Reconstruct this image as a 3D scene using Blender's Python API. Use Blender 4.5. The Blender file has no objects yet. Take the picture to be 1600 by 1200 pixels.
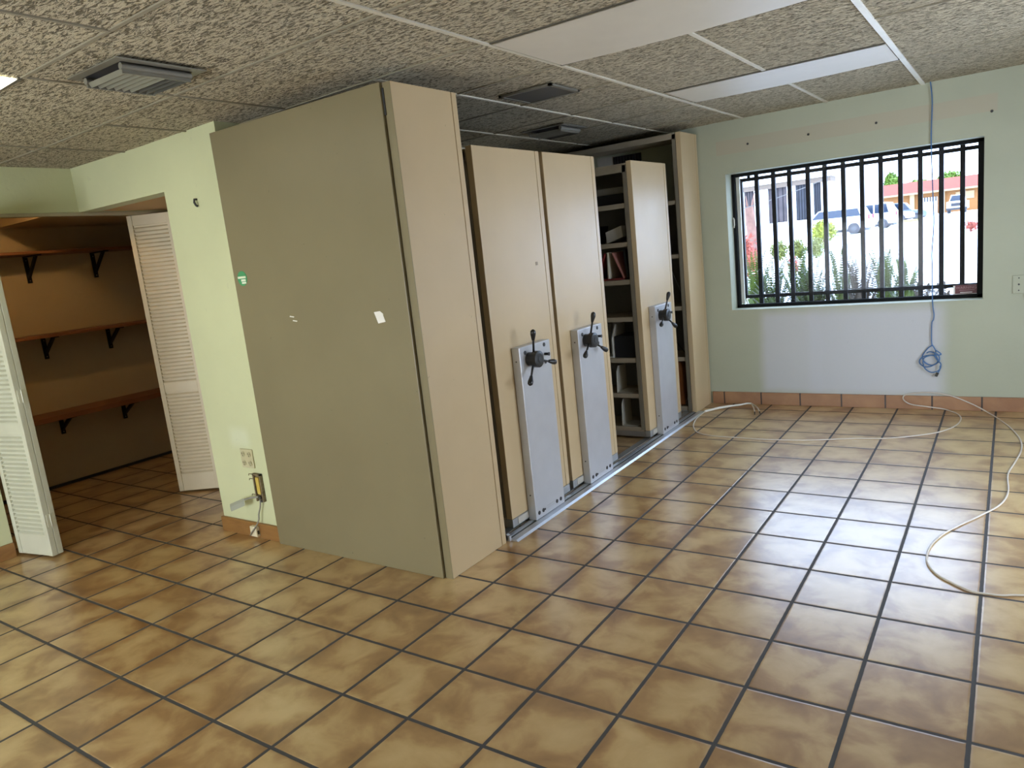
import bpy, bmesh, math, random
from mathutils import Vector, Matrix
random.seed(7)
S = 0.305                      # one floor tile, metres; all lengths below are in tiles
scene = bpy.context.scene
COL = scene.collection

# ------------------------------------------------------------------ camera
cam = bpy.data.cameras.new('camera'); camo = bpy.data.objects.new('camera', cam); COL.objects.link(camo)
cam.sensor_width = 36.0; cam.lens = 1137.08 / 1600 * 36.0; cam.clip_start = 0.02; cam.clip_end = 600
Rm = ((0.82513, -0.014887, 0.564746), (0.555086, 0.207286, -0.805551), (-0.105072, 0.978167, 0.179302))
M = Matrix(Rm).to_4x4(); M.translation = Vector((5.2589, -4.9047, 4.7724)) * S
camo.matrix_world = M
scene.camera = camo

# ------------------------------------------------------------------ world and view
W = bpy.data.worlds.new('sky'); scene.world = W; W.use_nodes = True
bg = W.node_tree.nodes['Background']
bg.inputs['Color'].default_value = (0.56, 0.71, 1.0, 1); bg.inputs['Strength'].default_value = 8.2
scene.view_settings.view_transform = 'Standard'; scene.view_settings.look = 'None'
scene.view_settings.exposure = 0.27; scene.view_settings.gamma = 1.0
scene.view_settings.use_curve_mapping = False

def area(name, loc, rot, sx, sy, power, col, portal=False):
    l = bpy.data.lights.new(name, 'AREA'); l.shape = 'RECTANGLE'; l.size = sx * S; l.size_y = sy * S
    l.energy = power; l.color = col
    if portal: l.cycles.is_portal = True
    o = bpy.data.objects.new(name, l); COL.objects.link(o)
    o.location = Vector(loc) * S; o.rotation_euler = rot
    return o
PI = math.pi
# daylight at the barred window (portal only), plus unseen side and rear lights added to brighten the room
area('window_portal', (1.9, 15.9, 4.4), (-PI/2, 0, 0), 6.0, 4.0, 1, (1, 1, 1), True)
area('added_side_light', (9.9, 7.5, 3.4), (0, PI/2, 0), 4.6, 6.0, 21, (1.0, 0.88, 0.70))
area('added_rear_light', (-3.0, -13.6, 2.3), (PI/2, 0, 0), 9.0, 4.0, 95, (1.0, 0.93, 0.78))

# ------------------------------------------------------------------ material helpers
def new_mat(name):
    m = bpy.data.materials.new(name); m.use_nodes = True
    nt = m.node_tree; b = nt.nodes['Principled BSDF']
    return m, nt, b
def N(nt, typ, **kw):
    n = nt.nodes.new(typ)
    for k, v in kw.items():
        if k.startswith('i_'):
            key = k[2:]
            n.inputs[int(key) if key.isdigit() else key.replace('_', ' ')].default_value = v
        else: setattr(n, k, v)
    return n
def L(nt, a, b): nt.links.new(a, b)
def math_n(nt, op, a, b=None, c=None):
    n = nt.nodes.new('ShaderNodeMath'); n.operation = op
    for i, v in enumerate((a, b, c)):
        if v is None: continue
        if isinstance(v, (int, float)): n.inputs[i].default_value = v
        else: nt.links.new(v, n.inputs[i])
    return n.outputs[0]
def mixc(nt, fac, a, b):
    n = nt.nodes.new('ShaderNodeMix'); n.data_type = 'RGBA'
    for i, v in ((0, fac), (6, a), (7, b)):
        if isinstance(v, (int, float)): n.inputs[i].default_value = v
        elif isinstance(v, tuple): n.inputs[i].default_value = v + (1,) if len(v) == 3 else v
        else: nt.links.new(v, n.inputs[i])
    return n.outputs[2]
def coords(nt, scale=(1, 1, 1), loc=(0, 0, 0), kind='Object'):
    tc = nt.nodes.new('ShaderNodeTexCoord'); mp = nt.nodes.new('ShaderNodeMapping')
    nt.links.new(tc.outputs[kind], mp.inputs[0]); mp.inputs['Scale'].default_value = scale
    mp.inputs['Location'].default_value = loc
    return mp.outputs[0]
def noise(nt, vec, scale, detail=3, rough=.5, dist=0):
    n = nt.nodes.new('ShaderNodeTexNoise'); nt.links.new(vec, n.inputs['Vector'])
    n.inputs['Scale'].default_value = scale; n.inputs['Detail'].default_value = detail
    n.inputs['Roughness'].default_value = rough; n.inputs['Distortion'].default_value = dist
    return n.outputs['Fac']
def ramp(nt, fac, stops):
    n = nt.nodes.new('ShaderNodeValToRGB'); nt.links.new(fac, n.inputs[0])
    el = n.color_ramp.elements
    for e, (p, c) in ((el[0], stops[0]), (el[1], stops[-1])): e.position = p; e.color = c + (1,)
    for p, c in stops[1:-1]:
        e = el.new(p); e.color = c + (1,)
    return n.outputs[0]
def bump(nt, h, strength, dist, b):
    n = nt.nodes.new('ShaderNodeBump'); nt.links.new(h, n.inputs['Height'])
    n.inputs['Strength'].default_value = strength; n.inputs['Distance'].default_value = dist
    nt.links.new(n.outputs[0], b.inputs['Normal'])
def simple(name, col, rough=.5, metal=0, var=.06, scale=9, bumps=0, spec=.5, bscale=120):
    m, nt, b = new_mat(name)
    v = coords(nt)
    nz = noise(nt, v, scale, 4)
    lo = tuple(c * (1 - var) for c in col); hi = tuple(min(1, c * (1 + var)) for c in col)
    L(nt, ramp(nt, nz, [(.3, lo), (.7, hi)]), b.inputs['Base Color'])
    b.inputs['Roughness'].default_value = rough; b.inputs['Metallic'].default_value = metal
    b.inputs['Specular IOR Level'].default_value = spec
    if bumps: bump(nt, noise(nt, v, bscale, 3), bumps, .002, b)
    return m
def emit(name, col, strength, rough=.5):
    m, nt, b = new_mat(name)
    b.inputs['Base Color'].default_value = (.8, .8, .78, 1)
    b.inputs['Emission Color'].default_value = col + (1,); b.inputs['Emission Strength'].default_value = strength
    return m
def scuffed(name, col, rough, spec=.5):
    """painted sheet metal with faint smudges and pale scratches"""
    m, nt, b = new_mat(name)
    v = coords(nt); v2 = coords(nt, (3, 3, 60), (4, 2, 0))
    base = ramp(nt, noise(nt, v, 2.3, 4), [(.3, tuple(c * .94 for c in col)), (.7, tuple(c * 1.04 for c in col))])
    sc = math_n(nt, 'GREATER_THAN', noise(nt, v2, 2.2, 5, .6, .6), .745)
    c2 = mixc(nt, math_n(nt, 'MULTIPLY', sc, .35), base, tuple(min(1, c * 1.5) for c in col))
    sp = math_n(nt, 'GREATER_THAN', noise(nt, v, 38, 2), .77)
    c3 = mixc(nt, math_n(nt, 'MULTIPLY', sp, .4), c2, tuple(c * .5 for c in col))
    L(nt, c3, b.inputs['Base Color'])
    r = nt.nodes.new('ShaderNodeMapRange'); L(nt, noise(nt, v, 6, 4), r.inputs[0])
    r.inputs[3].default_value = rough - .06; r.inputs[4].default_value = rough + .08
    L(nt, r.outputs[0], b.inputs['Roughness'])
    b.inputs['Specular IOR Level'].default_value = spec
    bump(nt, noise(nt, v, 5, 2), .12, .01, b)
    return m

MAT = {}
# floor tiles ---------------------------------------------------------
def floor_material():
    m, nt, b = new_mat('floor_tile')
    v = coords(nt, (1 / S, 1 / S, 1 / S))
    sep = nt.nodes.new('ShaderNodeSeparateXYZ'); L(nt, v, sep.inputs[0])
    def edge(o, w):          # wobbly distance to the nearest joint
        fr = math_n(nt, 'FRACT', math_n(nt, 'ADD', o, .5))
        return math_n(nt, 'ABSOLUTE', math_n(nt, 'SUBTRACT', fr, .5))
    wob = math_n(nt, 'MULTIPLY', math_n(nt, 'SUBTRACT', noise(nt, v, 9, 2), .5), .008)
    dx = math_n(nt, 'ADD', edge(sep.outputs[0], 0), wob); dy = math_n(nt, 'ADD', edge(sep.outputs[1], 0), wob)
    d = math_n(nt, 'MINIMUM', dx, dy)
    g = nt.nodes.new('ShaderNodeMapRange'); L(nt, d, g.inputs[0]); g.inputs[1].default_value = .019; g.inputs[2].default_value = .0235
    tile = g.outputs[0]                                      # 0 joint, 1 tile
    fl = nt.nodes.new('ShaderNodeVectorMath'); fl.operation = 'FLOOR'; L(nt, v, fl.inputs[0])
    wn = nt.nodes.new('ShaderNodeTexWhiteNoise'); wn.noise_dimensions = '2D'; L(nt, fl.outputs[0], wn.inputs['Vector'])
    add = nt.nodes.new('ShaderNodeVectorMath'); add.operation = 'MULTIPLY_ADD'
    L(nt, wn.outputs['Color'], add.inputs[0]); add.inputs[1].default_value = (30, 30, 30); L(nt, v, add.inputs[2])
    cloud = noise(nt, add.outputs[0], 1.9, 5, .52, .4)
    # fired flashing: browner towards edges of each tile
    e2 = nt.nodes.new('ShaderNodeMapRange'); L(nt, d, e2.inputs[0]); e2.inputs[1].default_value = .02; e2.inputs[2].default_value = .30
    e2.inputs[3].default_value = .13; e2.inputs[4].default_value = 0
    k = math_n(nt, 'ADD', cloud, e2.outputs[0])
    col = ramp(nt, k, [(.34, (.64, .455, .215)), (.50, (.54, .36, .155)), (.63, (.38, .215, .08)), (.78, (.25, .125, .042))])
    tint = mixc(nt, math_n(nt, 'MULTIPLY', wn.outputs['Value'], .14), col, (.38, .27, .155))
    fine = noise(nt, v, 60, 3)
    tint = mixc(nt, math_n(nt, 'MULTIPLY', fine, .12), tint, (.34, .22, .13))
    L(nt, mixc(nt, tile, (.035, .033, .033), tint), b.inputs['Base Color'])
    sm = noise(nt, coords(nt, (2, 2, 1)), 2.0, 4, .55, .2)
    r = nt.nodes.new('ShaderNodeMapRange'); L(nt, sm, r.inputs[0]); r.inputs[3].default_value = .30; r.inputs[4].default_value = .30
    rr = nt.nodes.new('ShaderNodeMix'); L(nt, tile, rr.inputs[0]); rr.inputs[2].default_value = .85; L(nt, r.outputs[0], rr.inputs[3])
    L(nt, rr.outputs[0], b.inputs['Roughness'])
    b.inputs['Specular IOR Level'].default_value = 1.0
    L(nt, math_n(nt, 'MULTIPLY', tile, .45), b.inputs['Coat Weight']); b.inputs['Coat Roughness'].default_value = .22
    h = nt.nodes.new('ShaderNodeMapRange'); L(nt, d, h.inputs[0]); h.inputs[1].default_value = .012; h.inputs[2].default_value = .04
    h.interpolation_type = 'SMOOTHSTEP'
    hh = math_n(nt, 'ADD', h.outputs[0], math_n(nt, 'MULTIPLY', noise(nt, v, 3, 2), .10))
    bump(nt, hh, .35, .004, b)
    return m
MAT['floor'] = floor_material()

def ceiling_material():
    m, nt, b = new_mat('fissured_ceiling_tile')
    v = coords(nt, (14, 44, 30)); vb = coords(nt)
    vo = nt.nodes.new('ShaderNodeTexNoise'); L(nt, v, vo.inputs['Vector']); vo.inputs['Scale'].default_value = 2.2
    vo.inputs['Detail'].default_value = 3.5; vo.inputs['Roughness'].default_value = .62; vo.inputs['Distortion'].default_value = 1.0
    f = vo.outputs['Fac']
    crev = nt.nodes.new('ShaderNodeMapRange'); L(nt, f, crev.inputs[0]); crev.inputs[1].default_value = .41; crev.inputs[2].default_value = .51
    crev.interpolation_type = 'SMOOTHSTEP'
    col = mixc(nt, noise(nt, vb, 3, 3), (.54, .47, .33), (.62, .55, .40))
    L(nt, mixc(nt, math_n(nt, 'MULTIPLY', math_n(nt, 'SUBTRACT', 1.0, crev.outputs[0]), .78), col, (.07, .058, .04)), b.inputs['Base Color'])
    b.inputs['Roughness'].default_value = .95; b.inputs['Specular IOR Level'].default_value = .1
    bump(nt, math_n(nt, 'ADD', math_n(nt, 'MULTIPLY', crev.outputs[0], .6), f), 1.0, .014, b)
    return m
MAT['ceiling'] = ceiling_material()

def paint(name, col, patches=(), var=.05):
    """wall paint; patches = [(x0,x1,z0,z1,color,strength,soft)] in tiles, repainted areas"""
    m, nt, b = new_mat(name)
    v = coords(nt, (1 / S, 1 / S, 1 / S)); sep = nt.nodes.new('ShaderNodeSeparateXYZ'); L(nt, v, sep.inputs[0])
    c = ramp(nt, noise(nt, v, .6, 4), [(.3, tuple(k * (1 - var) for k in col)), (.7, tuple(min(1, k * (1 + var)) for k in col))])
    wob = math_n(nt, 'MULTIPLY', math_n(nt, 'SUBTRACT', noise(nt, v, 1.3, 4), .5), .5)
    for (x0, x1, z0, z1, pc, st, soft, axis) in patches:
        def step(o, lo, hi):
            a = nt.nodes.new('ShaderNodeMapRange'); L(nt, o, a.inputs[0]); a.inputs[1].default_value = lo; a.inputs[2].default_value = hi
            a.interpolation_type = 'SMOOTHSTEP'; return a.outputs[0]
        X = math_n(nt, 'ADD', sep.outputs[axis], math_n(nt, 'MULTIPLY', wob, soft * 2)); Z = math_n(nt, 'ADD', sep.outputs[2], math_n(nt, 'MULTIPLY', wob, soft))
        k = math_n(nt, 'MULTIPLY', step(X, x0 - soft, x0 + soft), math_n(nt, 'SUBTRACT', 1.0, step(X, x1 - soft, x1 + soft)))
        k2 = math_n(nt, 'MULTIPLY', step(Z, z0 - soft, z0 + soft), math_n(nt, 'SUBTRACT', 1.0, step(Z, z1 - soft, z1 + soft)))
        k = math_n(nt, 'MULTIPLY', math_n(nt, 'MULTIPLY', k, k2), st)
        c = mixc(nt, k, c, pc)
    grime = math_n(nt, 'GREATER_THAN', noise(nt, v, 5, 4), .72)
    c = mixc(nt, math_n(nt, 'MULTIPLY', grime, .10), c, (.3, .3, .25))
    L(nt, c, b.inputs['Base Color'])
    b.inputs['Roughness'].default_value = .62
    bump(nt, noise(nt, v, 14, 5), .25, .004, b)
    return m
GREEN = (.565, .585, .355)
MAT['wall'] = paint('green_wall_paint', GREEN, [(-6.75, -6.2, 1.75, 2.1, (.68, .72, .56), .45, .12, 0)])
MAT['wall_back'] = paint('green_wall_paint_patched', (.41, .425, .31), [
    (-1.16, 4.95, 6.62, 6.98, (.43, .385, .28), .8, .02, 0),
    (-.20, 1.2, .36, 2.46, (.56, .57, .60), .75, .16, 0),
    (1.05, 3.95, .30, 2.48, (.56, .57, .61), .8, .22, 0)])
MAT['wall_plain'] = paint('cream_wall_paint', (.58, .57, .45))
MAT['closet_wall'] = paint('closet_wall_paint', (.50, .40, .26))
MAT['soffit'] = paint('soffit_warm_lit', (.52, .32, .13))  # orange glow of the closet lamp put into the colour
MAT['grid'] = simple('ceiling_grid_paint', (.28, .25, .18), .9)
MAT['grid_light'] = simple('ceiling_grid_light', (.58, .54, .43), .6)
MAT['grid_white'] = simple('ceiling_grid_white', (.78, .77, .70), .5)
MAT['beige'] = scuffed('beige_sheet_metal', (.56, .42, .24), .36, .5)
MAT['beige_shaded'] = scuffed('beige_sheet_shaded', (.215, .18, .10), .36, .5)  # same beige paint, darkened for the side that gets less light
MAT['shelf'] = simple('beige_shelf_metal', (.36, .30, .21), .45)
MAT['flange'] = simple('shelf_upright_metal', (.20, .17, .12), .45)
MAT['grey_sheet'] = simple('grey_back_sheet', (.22, .21, .18), .5)
MAT['grey_panel'] = simple('grey_control_panel_metal', (.50, .505, .52), .30, .25, .04)
MAT['galv'] = simple('galvanised_steel', (.46, .46, .44), .35, .7)
MAT['alu'] = simple('aluminium_track', (.60, .62, .66), .42, .8)
MAT['stub'] = simple('grey_connector', (.30, .31, .24), .6)
MAT['track_paint'] = simple('cream_track_paint', (.42, .37, .25), .5)
MAT['black'] = simple('black_plastic', (.012, .012, .012), .35)
MAT['rubber'] = simple('dark_grommet', (.03, .03, .03), .6)
MAT['window_black'] = simple('black_window_frame', (.012, .013, .013), .8, 0, .06, 9, 0, .1)
MAT['grille'] = simple('dark_grille_paint', (.014, .015, .019), .6, 0, .06, 9, 0, .25)
MAT['white_paint'] = simple('white_gloss_paint', (.76, .75, .68), .4)
MAT['door'] = simple('cream_door_paint', (.62, .54, .37), .42, 0, .04)
MAT['door_white'] = simple('white_door_paint', (.58, .58, .46), .42, 0, .04)
MAT['diffuser_off'] = simple('unlit_light_diffuser', (.60, .555, .46), .45, 0, .02)
MAT['fixture'] = simple('fixture_dark_gap', (.10, .09, .07), .6)
MAT['lit'] = emit('lit_diffuser', (1.0, .97, .74), 2.6)
MAT['bulb'] = emit('warm_bulb', (1.0, .60, .25), 230)
MAT['vent'] = simple('grey_vent_metal', (.21, .20, .165), .4, .3)
MAT['vent_dark'] = simple('dark_return_panel', (.07, .065, .055), .7)
MAT['dark_void'] = simple('dark_duct', (.02, .02, .025), .8)
MAT['bracket'] = simple('black_bracket', (.012, .011, .011), .4, .5)
MAT['wood_shelf'] = simple('red_brown_shelf_wood', (.22, .085, .035), .5, 0, .2, 3)
MAT['outlet'] = simple('almond_plastic', (.52, .48, .30), .4)
MAT['outlet_dark'] = simple('receptacle_face', (.45, .41, .25), .4)
MAT['slot'] = simple('receptacle_slot', (.03, .03, .02), .6)
MAT['rust'] = simple('aged_box_metal', (.22, .17, .10), .6, .3, .4, 60)
MAT['yellow_pad'] = simple('yellow_insulation', (.55, .40, .08), .7)
MAT['grey_cable'] = simple('grey_cable_jacket', (.25, .24, .20), .5)
MAT['jack'] = simple('ivory_jack', (.66, .60, .42), .4)
MAT['sticker_green'] = simple('green_sticker_paper', (.06, .30, .12), .5)
MAT['sticker_white'] = simple('white_print', (.75, .80, .62), .5)
MAT['paper'] = simple('torn_white_paper', (.80, .78, .72), .7)
MAT['tag'] = simple('brown_label_tag', (.28, .21, .13), .6)
MAT['red_sign'] = simple('dark_red_sign', (.10, .006, .012), .4)
MAT['sign_text'] = simple('pale_sign_lettering', (.32, .16, .17), .5)
MAT['white_cable'] = simple('white_cable_jacket', (.62, .56, .48), .4)
MAT['blue_cable'] = simple('blue_cable_jacket', (.05, .15, .34), .4)
MAT['red_folder'] = simple('dark_red_folder', (.22, .03, .03), .5)
MAT['pink_folder'] = simple('pinkish_folder', (.42, .18, .15), .5)
MAT['cream_folder'] = simple('cream_folder', (.55, .50, .40), .6)
MAT['dark_folder'] = simple('black_binder', (.02, .02, .022), .4)
MAT['grey_box'] = simple('grey_file_box', (.26, .25, .22), .6)
MAT['white_box'] = simple('white_file_box', (.52, .50, .45), .5)
MAT['bookend'] = simple('grey_bookend_metal', (.50, .47, .40), .4)
MAT['brown_wood'] = simple('brown_varnished_wood', (.35, .13, .045), .3, 0, .25, 4)

def wood_base():
    m, nt, b = new_mat('brown_baseboard_tile')
    v = coords(nt, (1.2, 1.2, 6))
    c = ramp(nt, noise(nt, v, 3, 4, .6, .8), [(.3, (.31, .16, .05)), (.6, (.25, .12, .035)), (.8, (.17, .075, .025))])
    L(nt, c, b.inputs['Base Color']); b.inputs['Roughness'].default_value = .45
    return m
MAT['baseboard'] = wood_base()
def tile_base():
    m, nt, b = new_mat('terracotta_skirting_tile')
    v = coords(nt, (1 / S, 1 / S, 1 / S)); sep = nt.nodes.new('ShaderNodeSeparateXYZ'); L(nt, v, sep.inputs[0])
    fr = math_n(nt, 'FRACT', math_n(nt, 'ADD', sep.outputs[0], .77)); e = math_n(nt, 'ABSOLUTE', math_n(nt, 'SUBTRACT', fr, .5))
    j = math_n(nt, 'LESS_THAN', e, .018)
    c = ramp(nt, noise(nt, v, 1.6, 4, .5, .4), [(.3, (.40, .22, .11)), (.6, (.30, .15, .075)), (.8, (.22, .10, .055))])
    L(nt, mixc(nt, j, c, (.05, .035, .03)), b.inputs['Base Color']); b.inputs['Roughness'].default_value = .4
    return m
MAT['skirting'] = tile_base()
def glass_mat(name, tint=(1, 1, 1), gl=.06):
    m = bpy.data.materials.new(name); m.use_nodes = True; nt = m.node_tree
    for n in list(nt.nodes): nt.nodes.remove(n)
    o = nt.nodes.new('ShaderNodeOutputMaterial'); t = nt.nodes.new('ShaderNodeBsdfTransparent'); g = nt.nodes.new('ShaderNodeBsdfGlossy')
    t.inputs[0].default_value = tint + (1,); g.inputs['Roughness'].default_value = .02
    x = nt.nodes.new('ShaderNodeMixShader'); x.inputs[0].default_value = gl
    L(nt, t.outputs[0], x.inputs[1]); L(nt, g.outputs[0], x.inputs[2]); L(nt, x.outputs[0], o.inputs[0])
    return m
MAT['glass'] = glass_mat('window_glass', (.97, .98, .97), .004)
# outdoors
MAT['asphalt'] = simple('sunlit_pavement', (.70, .74, .80), .9, 0, .1, .6)
MAT['stucco'] = simple('white_stucco', (.78, .78, .76), .9)
MAT['tan_stucco'] = simple('tan_beam_stucco', (.15, .11, .08), .9)
MAT['dark_glass'] = simple('dark_screen_openings', (.018, .018, .026), .5, 0, .4, 1.5)
MAT['brown_screen'] = simple('brown_screen_openings', (.05, .035, .035), .6, 0, .35, 1.2)
MAT['roof_red'] = simple('red_roof_shingle', (.25, .045, .025), .8, 0, .12, 2)
MAT['house_orange'] = simple('orange_house_stucco', (.26, .11, .028), .8)
MAT['house_cream'] = simple('cream_house_trim', (.35, .24, .12), .8)
MAT['car_white'] = simple('white_car_paint', (.72, .73, .75), .25)
MAT['car_silver'] = simple('silver_car_paint', (.13, .15, .18), .25)
MAT['car_glass'] = simple('car_window_glass', (.02, .03, .05), .1)
MAT['car_dark'] = simple('dark_car_trim', (.028, .026, .03), .6)
MAT['rim'] = simple('grey_wheel_rim', (.06, .06, .065), .5)
MAT['tail_red'] = simple('red_tail_light', (.5, .02, .05), .3)
MAT['yellow_paint'] = simple('yellow_curb_paint', (.55, .42, .08), .8)
MAT['leaf_dark'] = simple('dark_fern_leaf', (.045, .07, .006), .5, 0, .5, 8)
MAT['leaf_mid'] = simple('green_fern_leaf', (.09, .135, .010), .5, 0, .5, 8)
MAT['leaf_brown'] = simple('dry_fern_stem', (.09, .065, .045), .7, 0, .3, 8)
MAT['leaf_yellow'] = simple('yellow_green_leaf', (.20, .22, .012), .6, 0, .4, 5)
MAT['leaf_lime'] = simple('lime_tree_leaf', (.10, .17, .018), .6, 0, .4, 1)
MAT['leaf_olive'] = simple('olive_hedge_leaf', (.13, .14, .02), .6, 0, .4, 3)
MAT['leaf_red'] = simple('red_croton_leaf', (.28, .055, .03), .6, 0, .4, 5)
MAT['bark'] = simple('pinkish_bark', (.17, .085, .06), .9, 0, .25, 6)
MAT['soil'] = simple('dark_planter_soil', (.05, .045, .04), 1)
MAT['wire'] = simple('overhead_wire', (.10, .09, .08), .7)

# ------------------------------------------------------------------ mesh helpers
def tag(o, label=None, cat=None, group=None, kind=None):
    if label: o['label'] = label
    if cat: o['category'] = cat
    if group: o['group'] = group
    if kind: o['kind'] = kind
    return o
def thing(name, label, cat, loc, group=None):
    o = bpy.data.objects.new(name, None); COL.objects.link(o); o.empty_display_size = .1
    o.location = Vector(loc) * S; tag(o, label, cat, group)
    return o
def wloc(o):
    v = Vector((0, 0, 0))
    while o: v += o.location; o = o.parent
    return v
class MB:
    def __init__(s): s.bm = bmesh.new()
    def box(s, x0, x1, y0, y1, z0, z1):
        vs = [s.bm.verts.new((x, y, z)) for x in (x0, x1) for y in (y0, y1) for z in (z0, z1)]
        for f in ((0, 1, 3, 2), (4, 6, 7, 5), (0, 4, 5, 1), (2, 3, 7, 6), (0, 2, 6, 4), (1, 5, 7, 3)):
            s.bm.faces.new([vs[i] for i in f])
        return s
    def obox(s, o, ax, ay, az):
        """oriented box from corner o with edge vectors"""
        o, ax, ay, az = map(Vector, (o, ax, ay, az))
        vs = [s.bm.verts.new(o + ax * i + ay * j + az * k) for i in (0, 1) for j in (0, 1) for k in (0, 1)]
        for f in ((0, 1, 3, 2), (4, 6, 7, 5), (0, 4, 5, 1), (2, 3, 7, 6), (0, 2, 6, 4), (1, 5, 7, 3)):
            s.bm.faces.new([vs[i] for i in f])
        return s
    def poly(s, pts):
        s.bm.faces.new([s.bm.verts.new(p) for p in pts]); return s
    def prism(s, pts, d):
        """closed polygon pts extruded by vector d"""
        d = Vector(d); a = [s.bm.verts.new(p) for p in pts]; b = [s.bm.verts.new(Vector(p) + d) for p in pts]
        s.bm.faces.new(a[::-1]); s.bm.faces.new(b)
        n = len(pts)
        for i in range(n): s.bm.faces.new((a[i], a[(i + 1) % n], b[(i + 1) % n], b[i]))
        return s
    def tube(s, pts, r, seg=8, cap=True):
        pts = [Vector(p) for p in pts]; rr = r if isinstance(r, (list, tuple)) else [r] * len(pts)
        rings = []; up = Vector((0, 0, 1)); n = len(pts); prev = None
        for i, p in enumerate(pts):
            t = (pts[min(i + 1, n - 1)] - pts[max(i - 1, 0)])
            if t.length < 1e-9: t = Vector((0, 0, 1))
            t.normalize()
            if prev is None:
                a = t.orthogonal().normalized()
            else:
                a = prev - t * prev.dot(t)
                a = a.normalized() if a.length > 1e-6 else t.orthogonal().normalized()
            prev = a; b = t.cross(a)
            rings.append([s.bm.verts.new(p + (a * math.cos(2 * PI * k / seg) + b * math.sin(2 * PI * k / seg)) * rr[i]) for k in range(seg)])
        for i in range(n - 1):
            for k in range(seg):
                s.bm.faces.new((rings[i][k], rings[i][(k + 1) % seg], rings[i + 1][(k + 1) % seg], rings[i + 1][k]))
        if cap:
            s.bm.faces.new(rings[0][::-1]); s.bm.faces.new(rings[-1])
        return s
    def blob(s, c, r, n=2, jit=0):
        res = bmesh.ops.create_icosphere(s.bm, subdivisions=n, radius=1)
        for v in res['verts']:
            k = 1 + random.uniform(-jit, jit)
            v.co = Vector((c[0] + v.co.x * r[0] * k, c[1] + v.co.y * r[1] * k, c[2] + v.co.z * r[2] * k))
        return s
    def build(s, name, m, parent=None, bevel=0, smooth=False, origin=None, seg=2):
        if origin is None: origin = (0, 0, 0)
        off = wloc(parent) if parent else Vector(origin) * S
        bmesh.ops.recalc_face_normals(s.bm, faces=s.bm.faces)
        for v in s.bm.verts: v.co = v.co * S - off
        me = bpy.data.meshes.new(name); s.bm.to_mesh(me); s.bm.free()
        me.materials.append(MAT[m])
        if smooth:
            for p in me.polygons: p.use_smooth = True
        o = bpy.data.objects.new(name, me); COL.objects.link(o)
        if parent: o.parent = parent
        else: o.location = off
        if bevel:
            md = o.modifiers.new('bevel', 'BEVEL'); md.width = bevel * S; md.segments = seg; md.limit_method = 'ANGLE'
        return o
def copy_tree(o, parent=None):
    c = o.copy(); COL.objects.link(c)
    if parent: c.parent = parent
    for ch in list(o.children): copy_tree(ch, c)
    return c
def smooth_path(pts, n=6, closed=False):
    P = [Vector(p) for p in pts]; out = []
    for i in range(len(P) - 1):
        p0 = P[max(i - 1, 0)]; p1 = P[i]; p2 = P[i + 1]; p3 = P[min(i + 2, len(P) - 1)]
        for k in range(n):
            t = k / n
            out.append(.5 * ((2 * p1) + (-p0 + p2) * t + (2 * p0 - 5 * p1 + 4 * p2 - p3) * t * t + (-p0 + 3 * p1 - 3 * p2 + p3) * t ** 3))
    out.append(P[-1]); return out
def struct(name, mb, m, parent=None, **k):
    o = mb.build(name, m, parent, **k)
    if parent is None: o['kind'] = 'structure'
    return o

# ------------------------------------------------------------------ room shell
XL, XR, YB, YN, XC = -10.55, 9.0, 14.6, -12.5, -15.1
WY = 2.92                      # face of the short wing wall left of the cabinets
def cz(x): return 7.45 - .11 * max(0, min(1, (-1 - x) / 7.0))
struct('floor', MB().box(XC - .5, XR + .5, YN - .5, YB + .3, -.3, 0), 'floor')
cm = MB()
xs = [XL - .3, -8, -6, -4, -2.5, -1, 3, XR + .3]
for a, b_ in zip(xs, xs[1:]):
    cm.poly([(a, YN - .3, cz(a)), (b_, YN - .3, cz(b_)), (b_, YB + .1, cz(b_)), (a, YB + .1, cz(a))])
    cm.poly([(a, YN - .3, 7.9), (b_, YN - .3, 7.9), (b_, YB + .1, 7.9), (a, YB + .1, 7.9)])
ceil = struct('ceiling', cm, 'ceiling')
gm = MB(); gw = MB()
gl = MB()
def run(mb, x, y0, y1, w_=.03): mb.box(x - w_, x + w_, y0, y1, cz(x) - .02, cz(x) + .02)
run(gl, -.44, YN, YB); run(gl, -2.44, 3.44, YB); run(gl, -4.44, 7.3, YB)
for a, b_ in ((5.40, 9.18), (10.9, YB), (-6.2, 1.51)): run(gl, 1.56, a, b_)
for x, a, b_ in ((-2.44, YN, -.42), (-4.44, -.42, 1.51), (-8.44, -.42, 1.51), (-6.44, 1.51, WY), (-8.44, 1.51, WY), (-6.44, YN, -.42), (-4.44, 1.51, 7.3), (5.56, YN, YB), (7.56, YN, YB)): run(gm, x, a, b_, .018)
gw.box(3.52, 3.60, YN, YB, cz(3.5) - .03, cz(3.5) + .02)
def cross(y, x0, x1, w_=.024):
    n = 8
    for i in range(n):
        a = x0 + (x1 - x0) * i / n; b_ = x0 + (x1 - x0) * (i + 1) / n; za, zb = cz(a) - .016, cz(b_) - .016
        gm.prism([(a, y - w_, za), (b_, y - w_, zb), (b_, y - w_, zb + .04), (a, y - w_, za + .04)], Vector((0, 2 * w_, 0)))
for k in range(-6, 8):
    cross(-.42 + 1.93 * k, XL, -.44)
for y in (-6.2, -2.35, 1.51): cross(y, -.44, 3.56)
for y in (-4.3, -.42, 3.44, 7.3, 11.16): cross(y, 3.56, XR, .014)
gm.build('ceiling_grid', 'grid', ceil); gw.build('main_runner', 'grid_white', ceil); gl.build('light_runner', 'grid_light', ceil)

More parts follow.
